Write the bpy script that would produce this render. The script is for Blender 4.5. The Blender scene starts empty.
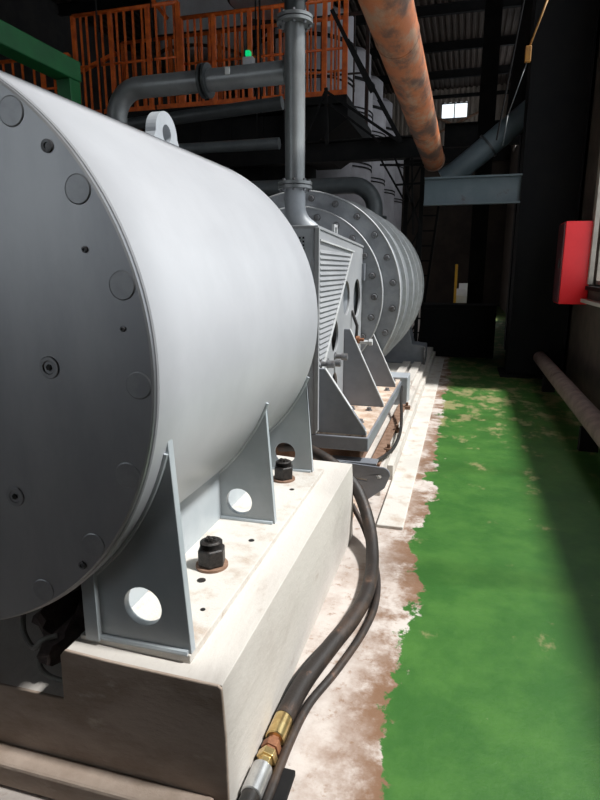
import bpy, bmesh, math, random
from mathutils import Vector, Matrix
from mathutils.geometry import tessellate_polygon
random.seed(7)
S = bpy.context.scene
COL = S.collection
PI = math.pi

# ------------------------------------------------------------------ camera
CAMZ = 1.6
pitch, yaw = math.radians(12.67567), math.radians(15.65275)
cd = bpy.data.cameras.new('camera'); cam = bpy.data.objects.new('camera', cd); COL.objects.link(cam)
cam.location = (0, 0, CAMZ)
cam.rotation_euler = (PI/2 - pitch, 0, yaw)
cd.sensor_fit = 'VERTICAL'; cd.sensor_height = 24.0; cd.lens = 24.0*578.0/800.0
cd.clip_start = .03; cd.clip_end = 200
S.camera = cam

# ------------------------------------------------------------------ light
S.view_settings.view_transform = 'Standard'; S.view_settings.look = 'None'
S.view_settings.gamma = 1; S.view_settings.use_curve_mapping = False
S.view_settings.exposure = 0.12
W = bpy.data.worlds.new('sky'); S.world = W; W.use_nodes = True
bg = W.node_tree.nodes['Background']; bg.inputs[0].default_value = (.90, .95, 1, 1); bg.inputs[1].default_value = 1.4
sd = bpy.data.lights.new('sun', 'SUN'); sd.energy = 6.8; sd.angle = math.radians(6); sd.color = (1, .985, .96)
sun = bpy.data.objects.new('sun', sd); COL.objects.link(sun)
sdir = Vector((-.565, -.03, -.84))
sun.rotation_euler = sdir.to_track_quat('-Z', 'Y').to_euler()
sun.location = (4, -1, 9)

# ------------------------------------------------------------------ materials
MATS = {}
def mat(name, c1, c2=None, rough=.6, metal=0., scale=6., amt=(.35, .65), bump=0., bscale=30., c3=None, c3amt=(.6, .7),
        c3scale=3., stretch=(1, 1, 1), detail=6, spec=.5, coat=0.):
    m = bpy.data.materials.new(name); m.use_nodes = True; MATS[name] = m
    nt = m.node_tree; N = nt.nodes; L = nt.links
    b = N['Principled BSDF']
    b.inputs['Roughness'].default_value = rough; b.inputs['Metallic'].default_value = metal
    b.inputs['Specular IOR Level'].default_value = spec; b.inputs['Coat Weight'].default_value = coat
    b.inputs['Coat Roughness'].default_value = .25
    b.inputs['Base Color'].default_value = (*c1, 1)
    tc = N.new('ShaderNodeNewGeometry'); mp = N.new('ShaderNodeMapping'); mp.inputs['Scale'].default_value = stretch
    L.new(tc.outputs['Position'], mp.inputs[0])
    def noise(s, d=detail):
        n = N.new('ShaderNodeTexNoise'); n.inputs['Scale'].default_value = s; n.inputs['Detail'].default_value = d
        n.inputs['Roughness'].default_value = .65; L.new(mp.outputs[0], n.inputs['Vector']); return n
    def ramp(n, a, c):
        r = N.new('ShaderNodeMapRange'); r.interpolation_type = 'SMOOTHSTEP'
        r.inputs[1].default_value = a; r.inputs[2].default_value = c; L.new(n.outputs[0], r.inputs[0]); return r
    cur = None
    if c2:
        mx = N.new('ShaderNodeMix'); mx.data_type = 'RGBA'; L.new(ramp(noise(scale), *amt).outputs[0], mx.inputs[0])
        mx.inputs[6].default_value = (*c1, 1); mx.inputs[7].default_value = (*c2, 1); cur = mx
    if c3:
        m2 = N.new('ShaderNodeMix'); m2.data_type = 'RGBA'; L.new(ramp(noise(c3scale), *c3amt).outputs[0], m2.inputs[0])
        L.new(cur.outputs[2], m2.inputs[6]); m2.inputs[7].default_value = (*c3, 1); cur = m2
    if cur: L.new(cur.outputs[2], b.inputs['Base Color'])
    if bump:
        bn = N.new('ShaderNodeBump'); bn.inputs['Strength'].default_value = bump; bn.inputs['Distance'].default_value = .01
        L.new(noise(bscale).outputs[0], bn.inputs['Height']); L.new(bn.outputs[0], b.inputs['Normal'])
    return m
mat('shell_paint', (.42, .425, .45), (.46, .465, .49), rough=.36, scale=2.5, bump=.04, bscale=12)
mat('disc_paint', (.36, .365, .385), (.44, .445, .46), metal=.8, rough=.42, scale=3, stretch=(1, 1, .35), bump=.05, bscale=8)
mat('plug_paint', (.33, .335, .35), (.38, .385, .40), metal=.8, rough=.45, scale=20)
mat('foot_paint', (.34, .375, .40), (.40, .43, .45), rough=.38, scale=4, bump=.05, bscale=10, c3=(.36, .34, .31), c3amt=(.72, .82), c3scale=9)
mat('machine_grey', (.33, .35, .38), (.40, .42, .45), rough=.42, scale=5, bump=.04)
mat('guard_paint', (.27, .275, .29), (.31, .315, .325), rough=.45, scale=4, c3=(.45, .40, .35), c3amt=(.7, .8), c3scale=8)
mat('gusset_paint', (.17, .18, .205), (.21, .22, .245), rough=.42, scale=5, c3=(.33, .25, .20), c3amt=(.70, .80), c3scale=10)
mat('flange_paint', (.23, .24, .26), (.31, .32, .34), rough=.5, scale=6, c3=(.16, .15, .15), c3amt=(.62, .72), c3scale=5)
mat('drum_paint', (.16, .168, .18), (.20, .21, .222), rough=.4, scale=5)
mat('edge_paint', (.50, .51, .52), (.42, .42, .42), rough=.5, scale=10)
mat('dark_bolt', (.012, .011, .011), (.035, .028, .025), rough=.45, metal=.3, scale=60, bump=.3, bscale=120)
mat('bolt_grey', (.20, .205, .22), (.12, .11, .11), rough=.4, metal=.3, scale=30)
mat('pedestal_concrete', (.54, .50, .46), (.43, .385, .35), rough=.9, scale=3.2, amt=(.45, .75), stretch=(1, .45, 1), bump=.35, bscale=26,
    c3=(.29, .21, .16), c3amt=(.60, .78), c3scale=4.5)
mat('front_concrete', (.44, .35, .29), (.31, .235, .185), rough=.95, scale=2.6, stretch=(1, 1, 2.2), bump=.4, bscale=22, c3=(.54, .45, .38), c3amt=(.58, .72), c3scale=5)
mat('pad_concrete', (.52, .49, .45), (.40, .32, .26), rough=.85, scale=7, amt=(.48, .72), bump=.3, bscale=60, c3=(.25, .14, .08), c3amt=(.66, .74), c3scale=14)
mat('rusty_plate', (.42, .29, .21), (.60, .50, .42), rough=.8, scale=9, amt=(.4, .65), bump=.2, c3=(.16, .07, .035), c3amt=(.58, .72), c3scale=12)
mat('rust_brown', (.17, .09, .055), (.26, .16, .11), rough=.85, scale=14, bump=.3)
mat('rust_orange', (.42, .125, .04), (.36, .21, .13), rough=.72, scale=6.5, amt=(.46, .66), bump=.35, bscale=24, stretch=(1, .45, 1), c3=(.11, .055, .035), c3amt=(.42, .60), c3scale=3.6)
mat('old_pipe', (.16, .11, .095), (.24, .17, .15), rough=.75, scale=8, bump=.3, c3=(.09, .05, .04), c3amt=(.6, .7))
mat('pipe_grey', (.24, .25, .255), (.29, .30, .305), metal=.3, rough=.34, scale=6, bump=.05)
mat('pipe_mid', (.085, .095, .10), (.11, .12, .125), rough=.4, scale=6)
mat('pipe_dark', (.035, .04, .042), (.05, .055, .058), rough=.4, scale=6)
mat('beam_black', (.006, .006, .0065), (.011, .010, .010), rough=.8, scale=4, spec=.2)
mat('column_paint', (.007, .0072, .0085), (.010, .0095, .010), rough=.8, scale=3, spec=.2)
mat('beam_blue', (.10, .135, .155), (.13, .165, .185), rough=.5, scale=3, c3=(.09, .06, .06), c3amt=(.6, .75))
mat('orange_paint', (.72, .14, .015), (.50, .08, .01), rough=.5, scale=8)
mat('dark_rail', (.05, .02, .015), (.02, .012, .01), rough=.6, scale=8)
mat('green_paint', (.0, .105, .022), (.0, .08, .018), rough=.5, scale=4)
mat('silo_white', (.42, .40, .43), (.34, .32, .34), rough=.6, scale=2, c3=(.22, .18, .17), c3amt=(.66, .8), c3scale=2)
mat('silo_steel', (.58, .58, .60), (.48, .48, .50), rough=.4, scale=2)
mat('wall_sheet', (.30, .25, .21), (.24, .20, .17), rough=.7, scale=2)
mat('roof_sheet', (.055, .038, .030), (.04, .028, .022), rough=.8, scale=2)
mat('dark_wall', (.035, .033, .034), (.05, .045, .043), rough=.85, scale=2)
mat('lower_wall_shade', (.05, .036, .028), (.03, .022, .018), rough=.9, scale=1.2)
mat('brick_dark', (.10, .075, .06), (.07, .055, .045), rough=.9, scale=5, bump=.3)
mat('red_paint', (.95, .022, .03), (.90, .018, .026), rough=.35, scale=4)
mat('red_shaded', (.10, .008, .01), (.07, .006, .008), rough=.4, scale=4)  # shaded copy of the red, for the cabinet face turned from the light
mat('yellow_paint', (.75, .42, .02), (.6, .33, .02), rough=.5, scale=6)
mat('hook_yellow', (.35, .16, .02), (.25, .11, .02), rough=.5, scale=20)
mat('white_paint', (.85, .85, .82), (.78, .78, .76), rough=.5, scale=6)
mat('frame_cream', (.42, .38, .33), (.34, .30, .26), rough=.6, scale=6)
mat('rubber', (.018, .013, .011), (.045, .028, .020), rough=.55, scale=9, amt=(.45, .62), stretch=(1, .6, 1), bump=.25, bscale=60, c3=(.11, .06, .04), c3amt=(.62, .72), c3scale=18)
mat('rubber_black', (.012, .012, .012), (.03, .024, .02), rough=.5, scale=20)
mat('brass', (.78, .60, .28), (.60, .42, .18), rough=.28, metal=.9, scale=30)
mat('rusty_fitting', (.30, .13, .06), (.20, .08, .04), rough=.6, metal=.3, scale=40)
mat('aluminium', (.62, .62, .61), (.50, .50, .50), rough=.35, metal=.8, scale=30)
mat('rag_cloth', (.10, .075, .07), (.055, .04, .038), rough=.95, scale=14, bump=.6, bscale=30)
mat('cable_grey', (.22, .22, .20), (.15, .14, .13), rough=.6, scale=14)
m = bpy.data.materials.new('green_lamp'); m.use_nodes = True; MATS['green_lamp'] = m
m.node_tree.nodes['Principled BSDF'].inputs['Emission Color'].default_value = (0, .8, .25, 1)
m.node_tree.nodes['Principled BSDF'].inputs['Emission Strength'].default_value = .6
m.node_tree.nodes['Principled BSDF'].inputs['Base Color'].default_value = (0, .2, .05, 1)
# clear glass: straight-through transmission with a thin surface reflection
m = bpy.data.materials.new('window_glass'); m.use_nodes = True; MATS['window_glass'] = m
nt = m.node_tree; nt.nodes.remove(nt.nodes['Principled BSDF'])
tr = nt.nodes.new('ShaderNodeBsdfTransparent'); gl = nt.nodes.new('ShaderNodeBsdfGlossy'); mx = nt.nodes.new('ShaderNodeMixShader')
tr.inputs[0].default_value = (.93, .95, .95, 1); gl.inputs['Roughness'].default_value = .05; mx.inputs[0].default_value = .06
nt.links.new(tr.outputs[0], mx.inputs[1]); nt.links.new(gl.outputs[0], mx.inputs[2])
nt.links.new(mx.outputs[0], nt.nodes['Material Output'].inputs[0])

# floor: pale worn concrete by the machines, green floor paint on the walkway with a ragged rusty edge
def floor_material():
    m = bpy.data.materials.new('factory_floor'); m.use_nodes = True; MATS['factory_floor'] = m
    nt = m.node_tree; N = nt.nodes; L = nt.links; b = N['Principled BSDF']
    g = N.new('ShaderNodeNewGeometry'); sx = N.new('ShaderNodeSeparateXYZ'); L.new(g.outputs['Position'], sx.inputs[0])
    def noise(s, d=7, st=(1, 1, 1), off=0.):
        mp = N.new('ShaderNodeMapping'); mp.inputs['Scale'].default_value = st; mp.inputs['Location'].default_value = (off, off, 0)
        L.new(g.outputs['Position'], mp.inputs[0])
        n = N.new('ShaderNodeTexNoise'); n.inputs['Scale'].default_value = s; n.inputs['Detail'].default_value = d; n.inputs['Roughness'].default_value = .68
        L.new(mp.outputs[0], n.inputs['Vector']); return n.outputs[0]
    def mth(op, a, c):
        n = N.new('ShaderNodeMath'); n.operation = op
        for i, v in enumerate((a, c)):
            if isinstance(v, (int, float)): n.inputs[i].default_value = v
            else: L.new(v, n.inputs[i])
        return n.outputs[0]
    def rng(v, a, c):
        r = N.new('ShaderNodeMapRange'); r.interpolation_type = 'SMOOTHSTEP'; r.inputs[1].default_value = a; r.inputs[2].default_value = c
        L.new(v, r.inputs[0]); return r.outputs[0]
    def mix(f, a, c):
        n = N.new('ShaderNodeMix'); n.data_type = 'RGBA'; L.new(f, n.inputs[0])
        for i, v in ((6, a), (7, c)):
            if isinstance(v, tuple): n.inputs[i].default_value = (*v, 1)
            else: L.new(v, n.inputs[i])
        return n.outputs[2]
    X = sx.outputs[0]
    e = mth('ADD', X, mth('MULTIPLY', mth('SUBTRACT', noise(2.6, 8, (1, .8, 1)), .5), .46))
    e = mth('ADD', e, mth('MULTIPLY', mth('SUBTRACT', noise(14, 5), .5), .14))
    gm = rng(e, -.185, -.165)
    conc = mix(rng(noise(3.5), .42, .68), (.50, .445, .41), (.37, .30, .26))
    conc = mix(rng(noise(20, 8), .54, .70), conc, (.28, .19, .14))
    # rust brown dirt gathers in a band along the paint edge
    band = mth('MULTIPLY', rng(e, -.50, -.19), rng(noise(3.4, 8, off=3.), .38, .56))
    conc = mix(band, conc, (.17, .09, .05))
    grn = mix(rng(noise(3.0, 5), .35, .7), (.020, .092, .009), (.044, .135, .018))
    far = rng(sx.outputs[1], 3.2, 7.5)
    wearn = mth('ADD', noise(2.6, 9, (1.5, 1, 1), 5.), mth('MULTIPLY', far, .15))
    grn = mix(mth('MULTIPLY', rng(wearn, .62, .74), .7), grn, (.30, .24, .12))
    grn = mix(rng(noise(9, 8, off=9.), .69, .73), grn, (.42, .36, .28))
    base = mix(gm, conc, grn)
    L.new(base, b.inputs['Base Color'])
    ro = N.new('ShaderNodeMapRange'); L.new(gm, ro.inputs[0]); ro.inputs[3].default_value = .88; ro.inputs[4].default_value = .55
    L.new(ro.outputs[0], b.inputs['Roughness'])
    bp = N.new('ShaderNodeBump'); bp.inputs['Strength'].default_value = .25; bp.inputs['Distance'].default_value = .01
    L.new(noise(30), bp.inputs['Height']); L.new(bp.outputs[0], b.inputs['Normal'])
    return m
floor_material()

# ------------------------------------------------------------------ mesh helpers
class MB:
    def __init__(s): s.v = []; s.f = []; s.sm = []
    def add(s, vs, fs, smooth=False):
        o = len(s.v); s.v += [tuple(v) for v in vs]
        for f in fs: s.f.append(tuple(i+o for i in f)); s.sm.append(smooth)
        return s
    def box(s, x0, x1, y0, y1, z0, z1):
        v = [(x, y, z) for x in (x0, x1) for y in (y0, y1) for z in (z0, z1)]
        return s.add(v, [(0, 1, 3, 2), (4, 6, 7, 5), (0, 4, 5, 1), (2, 3, 7, 6), (0, 2, 6, 4), (1, 5, 7, 3)])
    def bar(s, a, b, w, h=None, up=(0, 0, 1)):     # rectangular bar between two points
        a, b = Vector(a), Vector(b); h = h or w; d = (b-a).normalized(); up = Vector(up)
        if abs(d.dot(up)) > .98: up = Vector((0, 1, 0))
        r = d.cross(up).normalized(); u = r.cross(d)
        v = [p + r*(sx*w/2) + u*(sz*h/2) for p in (a, b) for sx, sz in ((-1, -1), (1, -1), (1, 1), (-1, 1))]
        return s.add(v, [(0, 3, 2, 1), (4, 5, 6, 7), (0, 1, 5, 4), (1, 2, 6, 5), (2, 3, 7, 6), (3, 0, 4, 7)])
    def lathe(s, a, d, prof, n=32, smooth=True, ang=0.):   # prof: (distance along d, radius)
        if prof[-1][1] < 1e-6: prof = prof[:-1]
        a = Vector(a); d = Vector(d).normalized(); r = d.orthogonal().normalized(); u = d.cross(r)
        v = []; f = []
        for t, R in prof:
            for i in range(n):
                q = ang + 2*PI*i/n; v.append(a + d*t + (r*math.cos(q) + u*math.sin(q))*R)
        for k in range(len(prof)-1):
            for i in range(n):
                j = (i+1) % n; f.append((k*n+i, k*n+j, (k+1)*n+j, (k+1)*n+i))
        s.add(v, f, smooth)
        o = len(s.v) - len(v)
        if prof[0][1] > 1e-6: s.f.append(tuple(o+i for i in reversed(range(n)))); s.sm.append(False)
        if prof[-1][1] > 1e-6: s.f.append(tuple(o+(len(prof)-1)*n+i for i in range(n))); s.sm.append(False)
        return s
    def cyl(s, a, b, r, n=20, ang=0., smooth=True):
        a, b = Vector(a), Vector(b); return s.lathe(a, b-a, [(0, r), ((b-a).length, r)], n, smooth, ang)
    def tube(s, pts, r, n=14, rr=None):
        P = [Vector(p) for p in pts]; T = []
        for i in range(len(P)):
            T.append((P[min(i+1, len(P)-1)] - P[max(i-1, 0)]).normalized())
        nrm = T[0].orthogonal().normalized(); v = []; f = []
        for i, p in enumerate(P):
            nrm = (nrm - T[i]*nrm.dot(T[i])).normalized(); bn = T[i].cross(nrm); R = rr[i] if rr else r
            for k in range(n):
                q = 2*PI*k/n; v.append(p + (nrm*math.cos(q) + bn*math.sin(q))*R)
        for i in range(len(P)-1):
            for k in range(n):
                j = (k+1) % n; f.append((i*n+k, i*n+j, (i+1)*n+j, (i+1)*n+k))
        o = len(s.v); s.add(v, f, True)
        s.f.append(tuple(o+i for i in reversed(range(n)))); s.f.append(tuple(o+(len(P)-1)*n+i for i in range(n))); s.sm += [False, False]
        return s
    def plate(s, outer, holes, axis, c0, c1):
        # outer / holes: 2-D loops; axis 'y': (x,z) extruded along y; axis 'x': (y,z) extruded along x; axis 'z': (x,y)
        def p3(p, c):
            return (p[0], c, p[1]) if axis == 'y' else ((c, p[0], p[1]) if axis == 'x' else (p[0], p[1], c))
        loops = [outer] + holes
        tris = tessellate_polygon([[Vector((p[0], p[1], 0)) for p in l] for l in loops])
        flat = [p for l in loops for p in l]; n = len(flat)
        v = [p3(p, c0) for p in flat] + [p3(p, c1) for p in flat]
        f = [tuple(t) for t in tris] + [tuple(i+n for i in reversed(t)) for t in tris]
        o = 0; 
        s.add(v, f, False); base = len(s.v) - len(v)
        for l in loops:
            k = len(l)
            for i in range(k):
                j = (i+1) % k; s.f.append((base+o+i, base+o+j, base+o+j+n, base+o+i+n)); s.sm.append(k > 14 and l is not outer)
            o += k
        return s
    def build(s, name, mt, parent=None, bevel=0., seg=2):
        me = bpy.data.meshes.new(name); me.from_pydata(s.v, [], s.f)
        bm = bmesh.new(); bm.from_mesh(me); sm = s.sm
        for i, fc in enumerate(bm.faces): fc.smooth = sm[i] if i < len(sm) else False
        bmesh.ops.recalc_face_normals(bm, faces=bm.faces)
        for e in bm.edges:
            if len(e.link_faces) == 2 and e.calc_face_angle(0) > .6: e.smooth = False
        bm.to_mesh(me); bm.free()
        me.materials.append(MATS[mt]); o = bpy.data.objects.new(name, me); COL.objects.link(o)
        if parent: o.parent = parent
        if bevel:
            b = o.modifiers.new('bevel', 'BEVEL'); b.width = bevel; b.segments = seg; b.limit_method = 'ANGLE'; b.angle_limit = .7
        return o
def circle(cx, cz, r, n=28, a0=0., a1=2*PI, end=False):
    k = n + (1 if end else 0)
    return [(cx + r*math.cos(a0+(a1-a0)*i/n), cz + r*math.sin(a0+(a1-a0)*i/n)) for i in range(k)]
def tag(o, label, cat, group=None):
    o['label'] = label; o['category'] = cat
    if group: o['group'] = group
    return o
def thing(name, label, cat, group=None, loc=(0, 0, 0)):
    o = bpy.data.objects.new(name, None); COL.objects.link(o); o.empty_display_size = .1
    return tag(o, label, cat, group)
def struct(name, mb, mt, parent=None, bevel=0.):
    o = mb.build(name, mt, parent, bevel)
    if not parent: o['kind'] = 'structure'
    return o
def put(name, me, parent, loc=None):      # another object sharing a mesh
    o = bpy.data.objects.new(name, me); COL.objects.link(o); o.parent = parent
    if loc: o.location = loc
    return o
def root_at(o, loc):                      # move an Empty to the thing's base, children keep their place
    loc = Vector(loc); o.location = loc
    for c in o.children: c.location = Vector(c.location) - loc
def arc(c, r, a0, a1, n, plane='xz'):
    out = []
    for i in range(n+1):
        a = a0 + (a1-a0)*i/n; u, w = r*math.cos(a), r*math.sin(a)
        out.append((c[0]+u, c[1], c[2]+w) if plane == 'xz' else ((c[0], c[1]+u, c[2]+w) if plane == 'yz' else (c[0]+u, c[1]+w, c[2])))
    return out
def smooth_path(pts, n=8):
    P = [Vector(p) for p in pts]; P = [P[0]*2-P[1]] + P + [P[-1]*2-P[-2]]; out = []
    for i in range(1, len(P)-2):
        a, b, c, d = P[i-1:i+3]
        for k in range(n):
            t = k/n; out.append(.5*((2*b) + (c-a)*t + (2*a-5*b+4*c-d)*t*t + (3*b-a-3*c+d)*t**3))
    out.append(P[-2]); return out
def bolt_head(n=6, r=.026, h=.02, washer=.034):    # along -Y, origin on the surface
    m = MB(); m.lathe((0, 0, 0), (0, -1, 0), [(0, washer), (.005, washer)], 16)
    m.lathe((0, -.005, 0), (0, -1, 0), [(0, r), (h*.85, r), (h, r*.86)], n, False); return m

# ------------------------------------------------------------------ the hall (setting)
XW, YB, YF, XL, ZR = 1.55, 28.0, -6.0, -12.0, 9.2
struct('floor', MB().box(XL, XW+.3, YF, YB, -.2, 0), 'factory_floor')
# right wall: sill wall, piers and the window openings
rw = MB()
WY0, WY1, WZ0, WZ1 = 1.30, 8.33, 1.42, 7.9
T = .22
rw.box(XW, XW+T, YF, WY1, 0, WZ0-.02).box(XW, XW+T, YF, WY0, WZ0-.02, ZR).box(XW, XW+T, WY0, WY1, WZ1, ZR)
rw.box(XW, XW+T, WY1, 12.5, 0, ZR).box(XW, XW+T, 12.5, 19.6, 0, 5.2).box(XW, XW+T, 12.5, 19.6, 8.8, ZR).box(XW, XW+T, 19.6, 19.8, 0, ZR)
rw.box(XW, XW+T, 19.8, 21.6, 0, .7).box(XW, XW+T, 19.8, 21.6, 2.9, ZR)
rw.box(XW, XW+T, 26.3, YB, 6.2, ZR).box(XW, XW+T, 21.6, YB, 0, 6.2).box(XW, XW+T, 21.6, YB, 8.8, ZR)
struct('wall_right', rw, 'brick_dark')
# back wall, corrugated sheet, with two openings
bw = MB()
def corrug(mb, x0, x1, z0, z1, y, pitch=.2, d=.05):
    n = int((x1-x0)/pitch); dx = (x1-x0)/n
    v = []; f = []
    for i in range(n):
        a = x0+i*dx
        for (u, dy) in ((0, 0), (.35, 0), (.5, -d), (.85, -d)): v += [(a+u*dx, y+dy, z0), (a+u*dx, y+dy, z1)]
    v += [(x1, y, z0), (x1, y, z1)]
    for i in range(len(v)//2-1): f.append((2*i, 2*i+2, 2*i+3, 2*i+1))
    mb.add(v, f)
HX0, HX1, HZ0, HZ1 = -1.45, -.33, 8.02, 8.66
corrug(bw, XL, HX0, 6.5, ZR+.1, YB); corrug(bw, HX1, XW, 6.5, ZR+.1, YB); corrug(bw, HX0, HX1, 6.5, HZ0, YB); corrug(bw, HX0, HX1, HZ1, ZR+.1, YB)
struct('wall_back', bw, 'wall_sheet')
struct('trim_5', MB().box(XL, XW, YB-.06, YB+.1, 0, 6.55), 'lower_wall_shade')  # dark sheet over the lower back wall, its gloom put into the colour
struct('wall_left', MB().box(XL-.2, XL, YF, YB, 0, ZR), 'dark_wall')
fw = MB()     # wall behind the camera, with an opening for the added sheen window
fw.box(XL, XW, YF-.2, YF, 0, 1.4).box(XL, XW, YF-.2, YF, 6.8, ZR).box(XL, -10.2, YF-.2, YF, 1.4, 6.8).box(-4.3, XW, YF-.2, YF, 1.4, 6.8)
struct('wall_front', fw, 'dark_wall')
# corrugated roof with ribs running along the hall
rf = MB(); n = 68; dx = (XW+T-XL)/n; v = []; f = []
for i in range(n):
    a = XL + i*dx
    for (u, dz) in ((0, 0), (.4, 0), (.5, .05), (.9, .05)): v += [(a+u*dx, YF, ZR+dz), (a+u*dx, YB+.15, ZR+dz)]
v += [(XW+T, YF, ZR), (XW+T, YB+.15, ZR)]
for i in range(len(v)//2-1): f.append((2*i, 2*i+1, 2*i+3, 2*i+2))
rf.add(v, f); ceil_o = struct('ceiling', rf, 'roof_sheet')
struct('trim_1', MB().box(XL, XW+T, YF, YB, ZR+.10, ZR+.16), 'dark_wall')
for y in (2, 6, 10, 13.5, 16.5, 19.5, 22.5, 25.5):
    m = MB().box(XL, XW, y-.07, y+.07, ZR-.02, ZR).box(XL, XW, y-.012, y+.012, ZR-.26, ZR-.02).box(XL, XW, y-.07, y+.07, ZR-.28, ZR-.26)
    m.build('purlin', 'beam_black', ceil_o)

def window(name, fix, a0, a1, z0, z1, na, nz, fr='frame_cream', fw_=.05):
    """fix(a, z, d) -> point; a along the wall, d depth"""
    fm = MB()
    def bx(m, A0, A1, Z0, Z1, D0, D1):
        p = [fix(a, z, d) for a in (A0, A1) for d in (D0, D1) for z in (Z0, Z1)]
        m.add(p, [(0, 1, 3, 2), (4, 6, 7, 5), (0, 4, 5, 1), (2, 3, 7, 6), (0, 2, 6, 4), (1, 5, 7, 3)])
    bx(fm, a0, a0+fw_, z0, z1, .02, .12); bx(fm, a1-fw_, a1, z0, z1, .02, .12)
    bx(fm, a0, a1, z0, z0+fw_, .02, .12); bx(fm, a0, a1, z1-fw_, z1, .02, .12)
    root = struct(name, fm, fr)
    for i in range(1, na):
        m = MB(); a = a0+(a1-a0)*i/na; bx(m, a-.02, a+.02, z0+fw_, z1-fw_, .05, .09); m.build('mullion', fr, root)
    for i in range(1, nz):
        m = MB(); z = z0+(z1-z0)*i/nz; bx(m, a0+fw_, a1-fw_, z-.02, z+.02, .05, .09); m.build('mullion', fr, root)
    for i in range(na):
        for j in range(nz):
            A = a0+(a1-a0)*i/na; B = a0+(a1-a0)*(i+1)/na; Z = z0+(z1-z0)*j/nz; Q = z0+(z1-z0)*(j+1)/nz
            m = MB(); m.add([fix(A, Z, .07), fix(B, Z, .07), fix(B, Q, .07), fix(A, Q, .07)], [(0, 1, 2, 3)]); m.build('pane', 'window_glass', root)
    return root
R_ = lambda a, z, d: (XW+.04+d, a, z)
window('window_1', R_, WY0, WY1, WZ0, WZ1, 4, 3)
window('window_2_added', R_, 19.8, 21.6, .7, 2.9, 1, 1)  # added low window, out of sight, so sun reaches the white steps
window('window_3_added', R_, 21.6, 26.3, 6.2, 8.8, 3, 1)  # added strip window, out of sight, to brighten the back wall
window('window_6_added', R_, 12.5, 19.6, 5.2, 8.8, 4, 1)  # added high window, out of sight, to light the silos
window('window_4', lambda a, z, d: (a, YB+d-.05, z), HX0, HX1, HZ0, HZ1, 2, 1, 'beam_black', .03)
window('window_5_added', lambda a, z, d: (a, YF-.02-d, z), -10.2, -4.3, 1.4, 6.8, 3, 2)  # added behind the camera, sized for the sheen on the end plate
# deep jamb edge and sill ledges of the big window
struct('trim_2', MB().box(XW-.035, XW+.02, WY1-.06, WY1+.10, WZ0, WZ1), 'frame_cream', bevel=.004)
struct('trim_3', MB().box(XW-.05, XW+T-.02, YF+.02, WY1, WZ0-.07, WZ0-.02), 'beam_black')
struct('trim_4', MB().box(XW-.09, XW, YF+.02, WY1+.2, 1.19, 1.235), 'pedestal_concrete', bevel=.005)

# ------------------------------------------------------------------ plinths
AX, AZ = -1.575, 1.35      # common axis of both machines
R1 = .845
# near plinth: raised kerb under the feet, lower body to the left, footing ledge
ped = thing('machine_plinth', 'pale concrete plinth under the near grey cylinder, sharp bright right side and brown front', 'plinth')
pp = MB().plate([(-1.12, .302), (-1.115, .455), (-1.10, .478), (-.95, .470), (-.80, .466), (-.590, .462), (-.580, .30), (-.577, 0), (-3.4, 0), (-3.4, .30)], [], 'y', 1.296, 3.27)
pp.build('plinth_body', 'pedestal_concrete', ped, .006)
MB().plate([(-3.4, 0), (-.577, 0), (-.580, .30), (-.588, .455), (-.60, .464), (-.80, .468), (-.95, .472), (-1.10, .480), (-1.118, .458), (-1.122, .304), (-3.4, .302)], [], 'y', 1.288, 1.298).build('front_sheet', 'front_concrete', ped, .004)  # thin front sheet in a browner concrete tone than the body
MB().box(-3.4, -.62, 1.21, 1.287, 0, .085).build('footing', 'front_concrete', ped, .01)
MB().box(-2.95, -2.1, 1.33, 3.2, .30, .46).build('far_kerb', 'pedestal_concrete', ped, .008)
# far plinth
ped2 = thing('machine_plinth', 'long pale low concrete plinth running back under the rear machine', 'plinth')
MB().box(-2.7, -.50, 3.95, 11.0, 0, .20).build('plinth_body', 'pedestal_concrete', ped2, .008)
MB().box(-.50, -.455, 4.3, 11.0, 0, .12).build('plinth_edging', 'pad_concrete', ped2, .004)
tag(MB().box(-.455, -.285, 3.42, 10.8, -.01, .022).build('kerb_slab', 'pad_concrete', None, .006),
    'thin pale concrete kerb slab on the floor beside the far plinth', 'slab')
tag(MB().box(-1.10, -.62, 3.27, 3.93, -.01, .05).build('dirty_floor_patch', 'rusty_plate', None, .01),
    'low rust-stained concrete step in the gap between the two plinths', 'slab')

# ------------------------------------------------------------------ near machine: big grey cylinder
near = thing('cylinder_machine', 'large pale grey horizontal steel cylinder with dark round end plate in the foreground', 'machine')
sh = MB().lathe((AX, 1.285, AZ), (0, 1, 0), [(0, R1-.004), (.004, R1), (1.665, R1), (1.70, R1-.012), (1.71, R1-.05), (1.71, .30), (2.30, .30)], 128)
sh.build('shell', 'shell_paint', near)
ds = MB().lathe((AX, 1.287, AZ), (0, -1, 0), [(0, R1-.006), (.014, R1-.006), (.018, R1-.011), (.0181, .0)], 128)
disc = ds.build('end_plate', 'disc_paint', near)
YD = 1.269
pl = None
for k in range(20):
    a = math.radians(15.5 + 18*k); x, z = AX+.797*math.cos(a), AZ+.797*math.sin(a)
    if pl is None:
        pl = MB().lathe((0, .004, 0), (0, -1, 0), [(0, .036), (.0052, .036), (.0065, .033), (.0066, 0)], 28).build('plug', 'plug_paint', disc); pl.location = (x, YD, z)
    else: put('plug', pl.data, disc, (x, YD, z))
pl = None
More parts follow.
